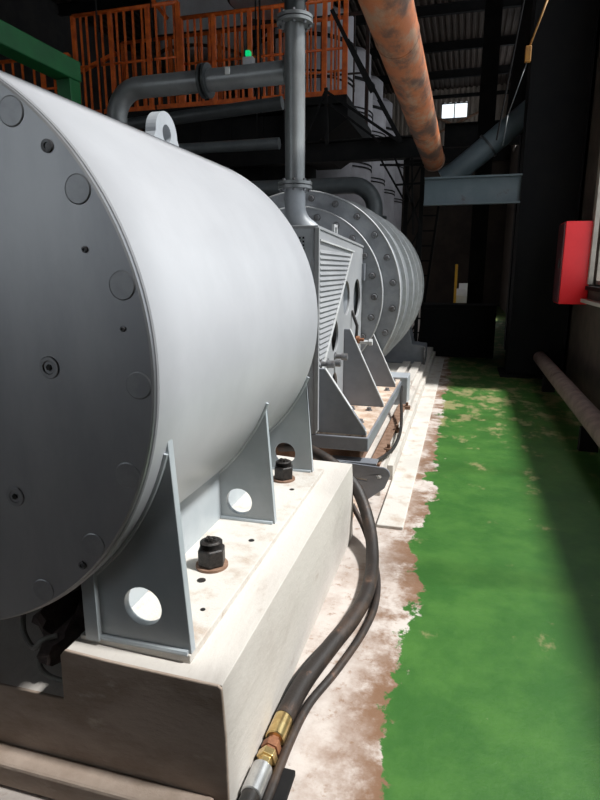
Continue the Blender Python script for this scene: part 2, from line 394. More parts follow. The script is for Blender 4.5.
for k in range(8):
    a = math.radians(45*k); x, z = AX+.535*math.cos(a), AZ+.535*math.sin(a)
    if pl is None:
        pl = MB().lathe((0, .004, 0), (0, -1, 0), [(0, .030), (.0065, .030), (.008, .028), (.008, .019), (.005, .016), (.005, 0)], 28).build('inspection_plug', 'plug_paint', disc); pl.location = (x, YD, z)
        sock = MB().lathe((0, 0, 0), (0, -1, 0), [(0, .0085), (.0035, .0085), (.0036, 0)], 6, False).build('socket', 'dark_bolt'); sk = sock.data; bpy.data.objects.remove(sock)
    else: put('inspection_plug', pl.data, disc, (x, YD, z))
    put('socket', sk, near, (x, YD-.001, z))
for a, r, q in ((42.5, .80, .016), (24, .735, .008), (-44, .81, .012), (8, .77, .007)):
    x, z = AX+r*math.cos(math.radians(a)), AZ+r*math.sin(math.radians(a))
    MB().lathe((x, YD+.004, z), (0, -1, 0), [(0, q), (.008, q), (.009, q*.8), (.009, q*.5), (.006, q*.45), (.006, 0)], 18).build('screw', 'bolt_grey', disc)
# lifting eye on the crown
eye_o = [(2.74, 2.15), (3.14, 2.15)] + circle(2.94, 2.285, .115, 18, 0, PI, True)
MB().plate(eye_o, [circle(2.94, 2.292, .045, 20)], 'x', AX-.03, AX+.03).build('lifting_eye', 'machine_grey', near, .006)
# feet: gusset plates, each with a round hole
def foot(y, xb, xt, zt, hx, hz, t=.028):
    a0 = math.atan2(zt-AZ, xt-AX); xi = -1.055
    a1 = -math.acos(max(-1, min(1, (xi-AX)/R1)))
    rr = R1-.01
    pts = [(xi, .49), (xb, .49), (xt+.004, zt)] + [(AX+rr*math.cos(a0+(a1-a0)*i/14), AZ+rr*math.sin(a0+(a1-a0)*i/14)) for i in range(15)]
    h = circle(hx, hz, .062, 26)
    fo = MB().plate(pts, [h], 'y', y, y+t).build('foot', 'foot_paint', near, .003)
    # weld bead along the shell and the sole plate
    w = MB().tube([(AX+(R1+.002)*math.cos(a0+(a1-a0)*i/14), y-.002, AZ+(R1+.002)*math.sin(a0+(a1-a0)*i/14)) for i in range(1, 15)], .009, 8)
    w.tube([(xi+.03, y-.002, .495), (xb-.01, y-.002, .495)], .010, 8).tube([(-1.028, y-.002, .495), (-1.028, y-.002, .68)], .010, 8)
    w.build('weld_bead', 'foot_paint', fo)
foot(1.36, -.713, -.760, 1.15, -.868, .622)
foot(2.28, -.755, -.805, 1.09, -.925, .580)
foot(2.98, -.762, -.815, 1.08, -.925, .590)
MB().box(-1.060, -1.015, 1.340, 2.99, .49, .74).build('foot_web', 'foot_paint', near)
MB().box(-1.09, -.715, 1.352, 3.05, .462, .492).build('sole_plate', 'pad_concrete', near, .003)
MB().box(-2.45, -2.10, 1.352, 3.05, .462, .492).build('sole_plate', 'pad_concrete', near, .003)
for y in (1.36, 2.28, 2.98):
    MB().plate([(-2.12, .49), (-2.12, .70), (-2.32, .90), (-2.40, 1.12), (-2.43, .49)], [], 'y', y, y+.028).build('foot', 'foot_paint', near)
for (x, y, r) in ((-.865, 1.75, .013), (-.80, 2.10, .010), (-.78, 1.58, .007), (-.80, 2.70, .010)):
    MB().lathe((x, y, .4915), (0, 0, 1), [(0, r*1.25), (.002, r*1.25), (.0021, 0)], 18).build('tapped_hole', 'dark_bolt', near)
# anchor bolts with tall black nuts
def anchor(x, y, lab):
    t = thing('anchor_bolt', lab, 'bolt', 'anchor bolts on the near plinth')
    MB().lathe((x, y, .492), (0, 0, 1), [(0, .062), (.010, .062), (.011, .058)], 28).build('washer', 'rust_brown', t)
    MB().lathe((x, y, .502), (0, 0, 1), [(0, .050), (.004, .055), (.064, .055), (.070, .048)], 6, False).build('nut', 'dark_bolt', t, .003)
    m = MB(); pr = [(0, .040)]
    for k in range(10): pr += [(.003+k*.0022, .043), (.0042+k*.0022, .039)]
    m.lathe((x, y, .571), (0, 0, 1), pr+[(.028, .034)], 24); m.build('threaded_rod', 'dark_bolt', t)
    m = MB()
    for k in range(5):
        a = k*1.3; m.box(x+.018*math.cos(a)-.007, x+.018*math.cos(a)+.007, y+.018*math.sin(a)-.006, y+.018*math.sin(a)+.006, .596, .602+.0035*k)
    m.build('grease_clump', 'dark_bolt', t, .003)
    root_at(t, (x, y, .492))
anchor(-.872, 1.86, 'big greasy black anchor bolt between the first and second foot of the near cylinder')
anchor(-.885, 2.83, 'black anchor bolt by the third foot of the near cylinder, the farther one')
# lump of dirty rag and loose hoses under the end plate
rag = MB(); n, mrow = 30, 16; v = []; f = []
for i in range(n):
    for j in range(mrow):
        a = 2*PI*i/n; b = -PI/2 + PI*j/(mrow-1)
        r = 1 + .22*math.sin(3*a+2*b) + .13*math.sin(7*a-3*b) + .08*math.sin(11*a+5*b)
        v.append((-1.22 + .13*r*math.cos(a)*math.cos(b), 1.55 + .17*r*math.sin(a)*math.cos(b), .41 + .085*r*math.sin(b)+.02*math.sin(5*a)))
for i in range(n):
    for j in range(mrow-1): k = (i+1) % n; f.append((i*mrow+j, k*mrow+j, k*mrow+j+1, i*mrow+j+1))
rag.add(v, f, True); tag(rag.build('rag', 'rag_cloth'), 'crumpled dirty brown rag stuffed on the plinth under the dark end plate', 'rag')
tag(MB().tube(smooth_path([(-1.36, 1.42, .50), (-1.33, 1.38, .44), (-1.28, 1.36, .405), (-1.24, 1.36, .44), (-1.20, 1.38, .45)]), .009, 8).build('loose_cable', 'cable_grey'),
    'thin grey cable hooked over the dirty rag, the upper one', 'cable')
tag(MB().tube(smooth_path([(-1.25, 1.37, .42), (-1.255, 1.35, .36), (-1.22, 1.345, .325), (-1.15, 1.345, .315)]), .008, 8).build('loose_cable', 'cable_grey'),
    'thin grey cable bent below the dirty rag, the lower one', 'cable')

# ------------------------------------------------------------------ rear machine
rear = thing('mill_machine', 'grey machine behind the near cylinder, slatted side guard and big bolted flanged drum', 'machine')
GX = -.95
zb = .46
MB().box(-2.5, -.585, 3.84, 6.1, .36, .46).build('base_frame', 'gusset_paint', rear, .006)
MB().box(-2.45, -.60, 3.86, 6.1, .44, .474).build('base_plate', 'rusty_plate', rear, .003)
MB().box(-2.4, -.66, 3.95, 6.0, .20, .36).build('base_packing', 'rust_brown', rear)
# guard box: side plate with four round holes, front panel, top
side = [(3.80, .474), (5.72, .474), (5.72, 1.80), (3.80, 1.865)]
MB().plate(side, [circle(4.40, 1.095, .125, 26), circle(4.84, 1.37, .14, 26), circle(5.33, 1.35, .17, 26), circle(4.40, .70, .11, 26)], 'x', GX-.02, GX).build('side_plate', 'guard_paint', rear, .003)
MB().plate([(-2.2, .474), (GX-.02, .474), (GX-.02, 1.865), (-2.2, 1.865)], [[(-1.36, 1.60), (-1.03, 1.60), (-1.03, 1.82), (-1.36, 1.82)]], 'y', 3.80, 3.82).build('front_panel', 'machine_grey', rear)
mesh_p = MB().box(-1.36, -1.03, 3.812, 3.816, 1.60, 1.82).build('perforated_backing', 'beam_black', rear)
gr = MB()
for i in range(14): x = -1.355+i*.0245; gr.box(x, x+.010, 3.803, 3.811, 1.60, 1.82)
for i in range(10): z = 1.60+i*.0238; gr.box(-1.36, -1.03, 3.803, 3.811, z, z+.010)
gr.build('perforated_screen', 'machine_grey', rear)
MB().plate([(3.80, 1.865), (5.72, 1.80), (5.72, 1.82), (3.80, 1.885)], [], 'x', -2.2, GX+.008).build('top_panel', 'guard_paint', rear, .003)
MB().bar((GX+.004, 3.80, .50), (GX+.004, 3.80, 1.87), .030, .030).build('corner_post', 'guard_paint', rear, .003)
MB().bar((GX+.008, 3.86, 1.795), (GX+.008, 5.10, 1.755), .012, .012).build('louvre_frame', 'edge_paint', rear)
MB().bar((GX+.008, 5.02, 1.74), (GX+.008, 3.90, .86), .012, .014).build('louvre_frame', 'edge_paint', rear)
for k in range(24):                                    # pressed louvre slats, shorter towards the bottom
    z = 1.735 - k*.036; y1 = 3.90 + (z-.86)/(1.74-.86)*(5.02-3.90) - .04
    if y1 < 3.93: break
    m = MB().add([(GX, 3.87, z), (GX, y1, z), (GX+.010, y1-.01, z-.024), (GX+.010, 3.875, z-.024), (GX, 3.87, z-.026), (GX, y1, z-.026)],
                 [(0, 1, 2, 3), (3, 2, 5, 4), (0, 3, 4), (1, 5, 2)])
    m.build('louvre_slat', 'guard_paint', rear)
MB().box(GX, GX+.03, 5.55, 5.62, 1.50, 1.66).build('latch', 'gusset_paint', rear, .004)
MB().plate([(4.60, 1.84), (4.72, 1.84), (4.72, 1.95), (4.60, 1.95)], [[(4.625, 1.87), (4.695, 1.87), (4.695, 1.93), (4.625, 1.93)]], 'x', -1.03, -1.01).build('hinge_bracket', 'edge_paint', rear)
for (y, z) in ((4.40, .94), (4.14, .93), (3.92, .955)):
    m = MB().lathe((GX, y, z), (1, 0, 0), [(0, .035), (.008, .035), (.008, .018), (.055, .018), (.055, .027), (.10, .027), (.102, .022)], 18)
    m.build('clamp_bolt', 'bolt_grey', rear)
def gusset(y, zt, xb=-.60):
    MB().plate([(GX, .474), (xb, .474), (xb-.012, .52), (GX+.045, zt), (GX, zt)], [], 'y', y, y+.03).build('gusset', 'gusset_paint', rear, .003)
    MB().bar((xb-.006, y+.015, .50), (GX+.048, y+.015, zt), .036, .007).build('gusset_edge', 'edge_paint', rear)
gusset(3.86, .93); gusset(4.75, 1.12); gusset(5.63, 1.13)
bh = None
for (x, y) in ((-.70, 4.60), (-.84, 4.60), (-.66, 5.45), (-.80, 5.45), (-.70, 4.20), (-.66, 5.95)):
    m = MB().lathe((x, y, .474), (0, 0, 1), [(0, .030), (.006, .030), (.006, .020), (.026, .020)], 6, False); m.build('base_bolt', 'bolt_grey', rear)
# small valve stack seen through the guard holes
vs = MB().lathe((-1.02, 5.10, .52), (0, 0, 1), [(0, .045), (.12, .045), (.12, .03), (.34, .03), (.34, .055), (.38, .055), (.38, .028), (.60, .028), (.62, .045), (.66, .045)], 18)
vs.build('drain_valve', 'rusty_fitting', rear)
MB().lathe((GX, 5.05, 1.00), (1, 0, 0), [(0, .02), (.05, .02), (.05, .034), (.08, .034), (.08, .015), (.12, .015)], 14).build('valve_spout', 'rusty_fitting', rear)
MB().lathe((GX, 5.22, .96), (1, 0, 0), [(0, .035), (.04, .035), (.04, .02), (.14, .02), (.14, .032), (.17, .032)], 6, False).build('clamp_bolt', 'edge_paint', rear)
MB().tube([(GX+.05, 5.05, 1.0), (GX+.055, 5.06, 1.12), (GX-.0, 5.08, 1.25)], .014, 10).build('drain_tube', 'dark_bolt', rear)
# flange: two stepped discs with bolt circles, then ribbed drum
MB().lathe((AX-.02, 5.70, AZ), (0, 1, 0), [(0, .99), (.004, 1.0), (.11, 1.0)], 128).build('outer_flange', 'flange_paint', rear)
MB().lathe((AX-.02, 5.60, AZ), (0, 1, 0), [(0, .60), (0, .835), (.006, .842), (.10, .842)], 128).build('inner_flange', 'flange_paint', rear)
for R, y in ((1.0, 5.699), (.842, 5.599)):
    MB().tube([(AX-.02+R*math.cos(2*PI*i/96), y, AZ+R*math.sin(2*PI*i/96)) for i in range(97)], .007, 6).build('flange_edge', 'edge_paint', rear)
MB().lathe((AX-.02, 5.62, AZ), (0, -1, 0), [(0, .62), (.10, .60), (.24, .50), (.40, .30), (1.2, .28)], 64).build('bearing_hub', 'machine_grey', rear)
bh = bolt_head().build('flange_bolt', 'bolt_grey', rear)
first = True
for R, y, off in ((.935, 5.70, 8), (.765, 5.60, 0)):
    for k in range(24):
        a = math.radians(off+15*k); loc = (AX-.02+R*math.cos(a), y, AZ+R*math.sin(a))
        if first: bh.location = loc; first = False
        else: put('flange_bolt', bh.data, rear, loc)
MB().lathe((AX-.02, 5.81, AZ), (0, 1, 0), [(0, .97), (.8, 1.0), (2.2, 1.0), (2.9, .99), (3.0, .94), (3.0, .3)], 96).build('drum', 'drum_paint', rear)
for y, r in ((6.10, 1.02), (6.62, 1.045), (7.35, 1.045), (7.95, 1.045), (8.60, 1.03)):
    MB().lathe((AX-.02, y, AZ), (0, 1, 0), [(0, r-.06), (.0, r), (.022, r), (.022, r-.06)], 96).build('drum_rib', 'edge_paint', rear)
MB().box(-.75, -.52, 6.05, 6.35, .20, .50).build('bearing_block', 'machine_grey', rear, .008)
MB().plate([(-1.3, .20), (-.52, .20), (-.52, .48), (-.72, .50), (-.80, .86), (-1.3, .70)], [], 'y', 8.9, 9.3).build('rear_saddle', 'gusset_paint', rear, .01)
MB().bar((-.53, 8.87, .20), (-.53, 8.87, .48), .03).build('saddle_leg', 'bolt_grey', rear)
# folded bracket plate at the front of the far plinth
bk = thing('bracket_plate', 'dark grey steel bracket plate with a rounded corner and round hole, beside the hose', 'bracket')
bo = [(-.86, .29), (-.50, .27)] + circle(-.475, .215, .055, 8, PI/2, 0, True) + [(-.455, .12), (-.60, -.0), (-.86, 0)]
MB().plate(bo, [circle(-.498, .20, .018, 16), [(-.66, .165), (-.58, .16), (-.58, .175), (-.66, .18)]], 'y', 3.80, 3.815).build('plate', 'gusset_paint', bk, .003)
MB().lathe((-.498, 3.80, .20), (0, -1, 0), [(0, .012), (.012, .012), (.012, 0)], 6, False).build('pin', 'edge_paint', bk)
MB().box(-.86, -.52, 3.815, 3.93, .272, .287).build('top_fold', 'gusset_paint', bk)
root_at(bk, (-.66, 3.81, 0))
# clips along the far plinth edge
for i, (y, l) in enumerate(((4.35, 'small rusty steel clip on the plinth edge behind the bracket plate'), (4.95, 'small rusty steel clip halfway along the black cable'), (5.85, 'small rusty steel clip on the plinth edge farthest back'))):
    tag(MB().box(-.53, -.47, y, y+.06, .20, .235).box(-.515, -.49, y+.015, y+.045, .235, .27).build('edge_clip', 'rust_brown', None, .003), l, 'clip')
tag(MB().box(-.60, -.52, 4.0, 6.0, .20, .225).build('rusty_rail', 'rust_brown', None, .004), 'flat rusty steel rail lying on the far plinth beside the base frame', 'rail')
for x, l in ((-.78, 'pale wooden plank on the far plinth, nearest the drum'), (-.62, 'pale wooden plank on the far plinth, nearest the walkway')):
    tag(MB().box(x-.055, x+.055, 6.6, 8.8, .20, .25).build('plank', 'pedestal_concrete', None, .004), l, 'plank')
tag(MB().tube(smooth_path([(-.568, 5.95, .42), (-.545, 5.65, .37), (-.49, 5.2, .30), (-.455, 4.75, .26), (-.465, 4.40, .235), (-.50, 4.15, .245), (-.54, 4.02, .245)]), .014, 10).build('black_cable', 'rubber_black'),
    'black cable curving along the edge of the far plinth beside the gussets', 'cable')

# ------------------------------------------------------------------ hoses in the foreground
hose = thing('hydraulic_hose', 'thick brown-black rubber hose lying along the plinth, ending in brass and silver couplings', 'hose')
hp = smooth_path([(-1.15, 3.62, .42), (-.98, 3.50, .47), (-.84, 3.42, .455), (-.70, 3.36, .40), (-.560, 3.28, .30), (-.46, 3.15, .14), (-.40, 2.90, .050), (-.378, 2.60, .038), (-.405, 2.35, .038), (-.46, 2.12, .038), (-.512, 1.88, .038), (-.532, 1.68, .038)], 8)
MB().tube(hp, .036, 18).build('rubber_hose', 'rubber', hose)
a = Vector((-.532, 1.68, .038)); d = Vector((-.01, -1, .012)).normalized()
MB().lathe(a+d*-.01, d, [(0, .031), (.002, .034), (.105, .034), (.108, .030)], 28).build('brass_sleeve', 'brass', hose)
MB().lathe(a+d*.098, d, [(0, .022), (.02, .022), (.02, .033), (.05, .033), (.05, .025), (.062, .025)], 6, False).build('rusty_nut', 'rusty_fitting', hose, .002)
MB().lathe(a+d*.160, d, [(0, .034), (.028, .034), (.03, .024), (.052, .024), (.052, .030), (.058, .030)], 6, False).build('brass_nut', 'brass', hose, .002)
MB().lathe(a+d*.218, d, [(0, .030), (.003, .034), (.105, .034), (.108, .030)], 28).build('silver_sleeve', 'aluminium', hose)
MB().tube(smooth_path([a+d*.32, a+d*.45, a+d*.65+Vector((-.02, 0, 0)), a+d*.95+Vector((-.09, 0, 0))], 6), .029, 16).build('hose_tail', 'rubber_black', hose)
tag(MB().tube(smooth_path([(-.60, 3.36, .16), (-.49, 3.20, .07), (-.37, 2.85, .018), (-.328, 2.55, .018), (-.345, 2.30, .018), (-.405, 2.02, .018), (-.468, 1.80, .018), (-.488, 1.60, .018), (-.49, 1.35, .018), (-.50, 1.0, .018)], 8), .0165, 12).build('thin_hose', 'rubber'),
    'thin dark hose on the floor just right of the thick hose', 'hose')
tag(MB().tube(smooth_path([(-.40, 2.50, .012), (-.47, 2.25, .012), (-.545, 2.0, .012), (-.572, 1.80, .014), (-.575, 1.5, .016), (-.575, 1.1, .016)], 6), .011, 10).build('thin_hose', 'rubber_black'),
    'thin black hose lying against the foot of the near plinth, left of the couplings', 'hose')
tag(MB().box(-.475, -.435, 1.25, 1.50, 0, .022).build('steel_strip', 'beam_black', None, .003), 'short dark steel strip on the floor beside the silver coupling', 'steel strip')

# ------------------------------------------------------------------ pipes
def pipe_flange(m, p, d, r, t=.025): m.lathe(Vector(p), d, [(0, r), (t, r)], 32)
vp = thing('flanged_pipe', 'upright grey pipe with bolted flanges rising from the slatted guard', 'pipe')
VX, VY = -1.335, 4.62
MB().cyl((VX, VY, 2.27), (VX, VY, 3.40), .078, 32).build('pipe', 'pipe_grey', vp)
MB().tube([(VX, VY, 2.23)] + [(VX+.22-.22*math.cos(a), VY, 2.10-.22*math.sin(a)) for a in [PI/2*i/10 for i in range(8)]] + [(VX+.14, VY, 1.84)], .082, 24).build('elbow', 'machine_grey', vp)
def flange_pair(z, nm='flange'):
    f1 = MB().lathe((VX, VY, z), (0, 0, 1), [(0, .135), (.022, .135)], 36).build(nm, 'pipe_grey', vp)
    f2 = MB().lathe((VX, VY, z+.030), (0, 0, 1), [(0, .135), (.022, .135)], 36).build(nm, 'pipe_grey', vp)
    for k in range(8):
        a = 2*PI*k/8+.2; q = (VX+.112*math.cos(a), VY+.112*math.sin(a))
        MB().lathe((*q, z-.02), (0, 0, 1), [(0, .014), (.016, .014), (.016, .008), (.075, .008), (.075, .014), (.09, .014)], 6, False).build('bolt', 'bolt_grey', f1)
flange_pair(2.22); flange_pair(3.38)
MB().cyl((VX, VY, 3.42), (VX, VY, 3.62), .078, 24).lathe((VX, VY, 3.55), (0, 0, 1), [(0, .10), (.22, .10), (.22, .14), (.26, .14), (.26, .05), (.60, .05)], 24).build('valve_body', 'pipe_dark', vp)
MB().lathe((VX, VY, 3.78), (0, -1, 0), [(0, .05), (.12, .05), (.12, .10), (.14, .10)], 20).build('blue_cap', 'beam_blue', vp)
# horizontal grey pipe with elbow
hpipe = thing('overhead_pipe', 'dark grey pipe with a downward elbow crossing above the near cylinder', 'pipe')
r = .125; Y5 = 5.5
path = [(-3.43, Y5, 1.9), (-3.43, Y5, 3.0)] + [(-3.43+.27-.27*math.cos(a), Y5, 3.06+.27*math.sin(a)) for a in [PI/2*i/10 for i in range(1, 11)]] + [(-2.4, Y5, 3.335), (-1.66, Y5, 3.345)]
MB().tube(path, .098, 24).build('pipe', 'pipe_grey', hpipe)
for x in (-2.50, -2.45): MB().lathe((x, Y5, 3.335), (1, 0, 0), [(0, .15), (.025, .15)], 28).build('flange', 'pipe_dark', hpipe)
MB().cyl((-1.66, Y5, 3.34), (-1.62, Y5, 3.34), .15, 28).build('flange', 'pipe_dark', hpipe)
tag(MB().box(-2.22, -2.18, 5.39, 5.41, 3.34, 3.40).build('pipe_tag', 'white_paint'), 'small white tag on the dark grey overhead pipe', 'tag')
t = thing('overhead_pipe', 'slimmer dark pipe running just below the elbowed overhead pipe', 'pipe')
MB().tube([(-4.6, 6.6, 3.25), (-2.05, 6.6, 3.39)], .07, 16).build('pipe', 'pipe_dark', t)
for x in (-4.3, -2.3): MB().cyl((x, 6.6, 3.3), (x, 6.6, ZR-.02), .012, 8).build('hanger_rod', 'beam_black', t)
t = thing('overhead_pipe', 'dim grey level pipe behind the lifting eye and upright pipe', 'pipe')
MB().tube([(-5.2, 9.0, 3.48), (-2.85, 9.0, 3.48)], .085, 16).build('pipe', 'pipe_mid', t)
for x in (-4.9, -3.2): MB().cyl((x, 9.0, 3.5), (x, 9.0, ZR-.02), .012, 8).build('hanger_rod', 'beam_black', t)
lp = thing('elbow_pipe', 'grey pipe behind the flange top that turns down in an elbow', 'pipe')
MB().tube([(-4.4, 9.2, 2.86), (-1.75, 9.2, 2.86)] + [(-1.75+.35*math.sin(a), 9.2, 2.51+.35*math.cos(a)) for a in [PI/2*i/10 for i in range(1, 11)]] + [(-1.40, 9.2, 1.3)], .125, 22).build('pipe', 'pipe_mid', lp)
MB().lathe((-1.40, 9.2, 2.35), (0, 0, 1), [(0, .19), (.05, .19)], 24).build('flange', 'pipe_dark', lp)
# rusty overhead pipe
rp = thing('rusty_pipe', 'thick orange rusty pipe running overhead away from the camera', 'pipe')
MB().lathe((-.575, -1.5, 3.24), (0, 1, 0), [(0, .158), (11.1, .158)], 48).build('pipe', 'rust_orange', rp)
for y in (1.6, 4.6, 7.4): MB().lathe((-.575, y, 3.24), (0, 1, 0), [(0, .158), (.006, .1615), (.014, .1615), (.02, .158)], 48).build('weld_seam', 'rust_orange', rp)
MB().lathe((-.575, 9.58, 3.24), (0, 1, 0), [(0, .17), (.03, .17)], 32).build('end_ring', 'rust_brown', rp)
# low pipe by the wall
wp = thing('floor_pipe', 'dusty brown pipe running low along the right wall', 'pipe')
MB().lathe((1.162, 1.0, .30), (0, 1, 0), [(0, .095), (8.4, .095)], 32).build('pipe', 'old_pipe', wp)
for y in (2.5, 5.5, 8.2): MB().box(1.08, 1.24, y, y+.08, 0, .215).build('support', 'beam_black', wp)
for y in (4.0, 7.0): MB().lathe((1.162, y, .30), (0, 1, 0), [(0, .095), (.006, .099), (.014, .099), (.02, .095)], 32).build('weld_seam', 'old_pipe', wp)
# blue-grey duct and beam tied to the column
bb = thing('wall_beam', 'blue-grey steel channel beam fixed to the left side of the dark column', 'beam')
MB().box(-.68, .70, 9.44, 9.47, 2.58, 2.93).build('beam_web', 'beam_blue', bb)
MB().box(-.68, .70, 9.36, 9.47, 2.93, 2.955).build('beam_flange', 'beam_blue', bb); MB().box(-.68, .70, 9.36, 9.47, 2.555, 2.58).build('beam_flange', 'beam_blue', bb)
dk = thing('sloping_duct', 'blue-grey duct sloping up from the rusty pipe to the dark column', 'duct')
MB().tube([(-.44, 10.25, 3.02), (-.23, 10.25, 3.15), (1.48, 10.25, 4.537)], .18, 24).build('duct', 'beam_blue', dk)
MB().lathe((.21, 10.25, 3.51), (.84, 0, .68), [(0, .20), (.03, .20)], 24).build('duct_flange', 'pipe_dark', dk)

# ------------------------------------------------------------------ column, hydrant box, hoist hook
co = thing('steel_column', 'tall nearly black steel column between the walkway and the right wall', 'column')
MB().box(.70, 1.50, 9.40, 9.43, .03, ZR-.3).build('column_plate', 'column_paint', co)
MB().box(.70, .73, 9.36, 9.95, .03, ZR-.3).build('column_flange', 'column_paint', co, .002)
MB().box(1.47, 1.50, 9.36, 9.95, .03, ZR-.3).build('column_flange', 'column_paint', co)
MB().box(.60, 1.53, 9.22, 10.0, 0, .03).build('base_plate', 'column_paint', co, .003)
root_at(co, (1.1, 9.6, 0))
c2 = thing('steel_column', 'added dark steel column farther back, covering a bright slit beside the first', 'column')  # added to cover a bright gap left of the first column
MB().box(.86, 1.50, 12.6, 12.64, 0, ZR-.3).box(.86, .89, 12.5, 12.9, 0, ZR-.3).build('column_plate', 'column_paint', c2)
root_at(c2, (1.1, 12.6, 0))
hb = thing('hydrant_cabinet', 'bright red metal cabinet hung on the wall by the window', 'cabinet')
MB().box(1.20, 1.54, 8.34, 8.84, 1.16, 2.21).build('body', 'red_paint', hb, .008)
MB().box(1.182, 1.199, 8.35, 8.83, 1.18, 2.19).build('door', 'red_shaded', hb, .004)
MB().box(1.165, 1.183, 8.42, 8.46, 1.62, 1.74).build('handle', 'pipe_dark', hb, .003)
root_at(hb, (1.37, 8.59, 1.16))
hk = thing('hoist_hook', 'yellow pendant block hanging on a pale cable beside the dark column', 'hoist')
MB().cyl((.645, 7, 4.30), (.50, 7, 3.86), .010, 8).cyl((.645, 7, 4.30), (1.45, 7, 7.05), .010, 8).build('cable', 'hook_yellow', hk)
MB().box(.455, .515, 6.97, 7.03, 3.70, 3.85).build('block', 'hook_yellow', hk, .008)
MB().cyl((.48, 7, 3.70), (.33, 7, 3.20), .005, 8).cyl((.33, 7, 3.2), (.30, 7, 2.9), .005, 8).build('tail_cable', 'pipe_dark', hk)
root_at(hk, (.48, 7, 3.7))

# ------------------------------------------------------------------ steelwork behind
def ibeam(x0, x1, y, z0, z1, label, mt='beam_black', d=.2):
    m = MB().box(x0, x1, y-.015, y+.015, z0+.02, z1-.02).box(x0, x1, y-d/2, y+d/2, z1-.02, z1).box(x0, x1, y-d/2, y+d/2, z0, z0+.02)
    return tag(m.build('steel_beam', mt), label, 'beam')
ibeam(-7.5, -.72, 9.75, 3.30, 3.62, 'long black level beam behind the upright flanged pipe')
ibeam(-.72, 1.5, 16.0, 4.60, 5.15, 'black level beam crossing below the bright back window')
tw = thing('lattice_post', 'black lattice post under the end of the long level beam', 'post')
for x in (-.98, -.74): MB().box(x-.03, x+.03, 9.72, 9.78, .2, 3.30).build('upright', 'beam_black', tw)
for k in range(6):
    z = .25+k*.5; MB().bar((-.98, 9.75, z), (-.74, 9.75, z+.5), .025).build('brace', 'beam_black', tw)
MB().bar((-.98, 9.75, 3.25), (-.74, 9.75, 3.25), .03).build('brace', 'beam_black', tw)
br = thing('silo_bracing', 'thin black crossing braces in front of the pale silos', 'brace')
def P2(x, y, Y):      # picture direction -> point on the plane at distance Y
    cp, sp, cy, sy = math.cos(pitch), math.sin(pitch), math.cos(yaw), math.sin(yaw)
    F = Vector((-sy*cp, cy*cp, -sp)); Rr = Vector((cy, sy, 0)); U = Rr.cross(F)
    v_ = F*578 + Rr*(x-300) - U*(y-400); v_ *= Y/v_.y; return Vector((v_.x, Y, v_.z+CAMZ))
for (x0, y0, x1, y1, w) in ((327, 92, 400, 142, .04), (330, 104, 380, 142, .035), (348, 40, 402, 142, .05), (326, 90, 300, 150, .035), (326, 88, 327, 145, .05), (378, 100, 400, 142, .03),
                            (380, 158, 404, 200, .03), (332, 10, 372, 92, .06), (395, 158, 420, 225, .03), (380, 165, 425, 165, .03), (395, 185, 425, 183, .03), (412, 158, 413, 235, .03)):
    MB().bar(P2(x0, y0, 9.58), P2(x1, y1, 9.58), w).build('brace', 'beam_black', br)
# dark sheet-clad box added so the space under the platform stays black
mh = thing('dark_backing', 'nearly black sheet-clad box added to darken the space under the orange railed platform', 'enclosure')
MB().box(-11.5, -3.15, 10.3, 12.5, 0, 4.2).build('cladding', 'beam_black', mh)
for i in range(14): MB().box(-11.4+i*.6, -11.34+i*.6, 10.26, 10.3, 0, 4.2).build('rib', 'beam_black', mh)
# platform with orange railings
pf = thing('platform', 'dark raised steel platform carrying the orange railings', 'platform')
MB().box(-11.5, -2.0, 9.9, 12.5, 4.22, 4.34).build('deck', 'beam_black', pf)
MB().plate([(-3.1, 4.22), (-2.0, 4.22), (-2.0, 4.0), (-2.6, 3.62), (-3.1, 3.62)], [], 'y', 10.0, 12.4).build('deck_hopper', 'beam_black', pf)
for x in (-11, -8.5, -6): MB().box(x-.08, x+.08, 9.92, 10.08, 0, 4.22).build('leg', 'beam_black', pf)
def railing(x0, x1, y, z0, z1, step, label, wob=.03, mt='orange_paint'):
    t = thing('safety_railing', label, 'railing', None)
    MB().cyl((x0, y, z1), (x1, y, z1), .035, 8).build('top_rail', mt, t)
    MB().cyl((x0, y, (z0+z1)/2), (x1, y, (z0+z1)/2), .022, 8).build('mid_rail', mt, t)
    MB().box(x0, x1, y-.01, y+.01, z0, z0+.10).build('toe_board', mt, t)
    x = x0; k = 0; wide = MB().box(-.035, .035, -.03, .03, z0, z1).build('post', mt, t); wide.location = (x0, y, 0)
    thin = MB().box(-.016, .016, -.015, .015, z0+.1, z1).build('bar', mt, t); thin.location = (x0+step, y, 0)
    x += step*2; k = 2
    while x < x1:
        put('post' if k % 5 == 0 else 'bar', wide.data if k % 5 == 0 else thin.data, t, (x+random.uniform(-wob, wob), y, 0)); x += step; k += 1
    put('post', wide.data, t, (x1, y, 0)); root_at(t, ((x0+x1)/2, y, z0)); return t
railing(-8.8, -7.15, 10.0, 4.34, 5.4, .22, 'orange railing at far left behind the green beam')
railing(-7.0, -4.95, 10.0, 4.34, 6.0, .15, 'tall orange barred railing just right of the green post')
railing(-4.9, -2.05, 10.0, 4.34, 5.75, .125, 'tall orange barred railing left of and behind the upright pipe')
railing(-7.0, -2.4, 11.6, 4.34, 6.1, .21, 'second orange railing row behind the front platform railings')
railing(-7.0, -2.1, 12.4, 4.34, 6.45, .33, 'dark maroon railing deepest on the platform', mt='dark_rail')
for (a_, b_, l) in (((-5.3, 10.3, 5.9), (-5.9, 10.3, 6.6), 'orange brace bar leaning up above the left railing'), ((-7.0, 10.05, 5.1), (-6.2, 10.05, 5.35), 'short orange bar across the left railing')):
    tag(MB().bar(a_, b_, .06).build('brace_bar', 'orange_paint'), l, 'bar')
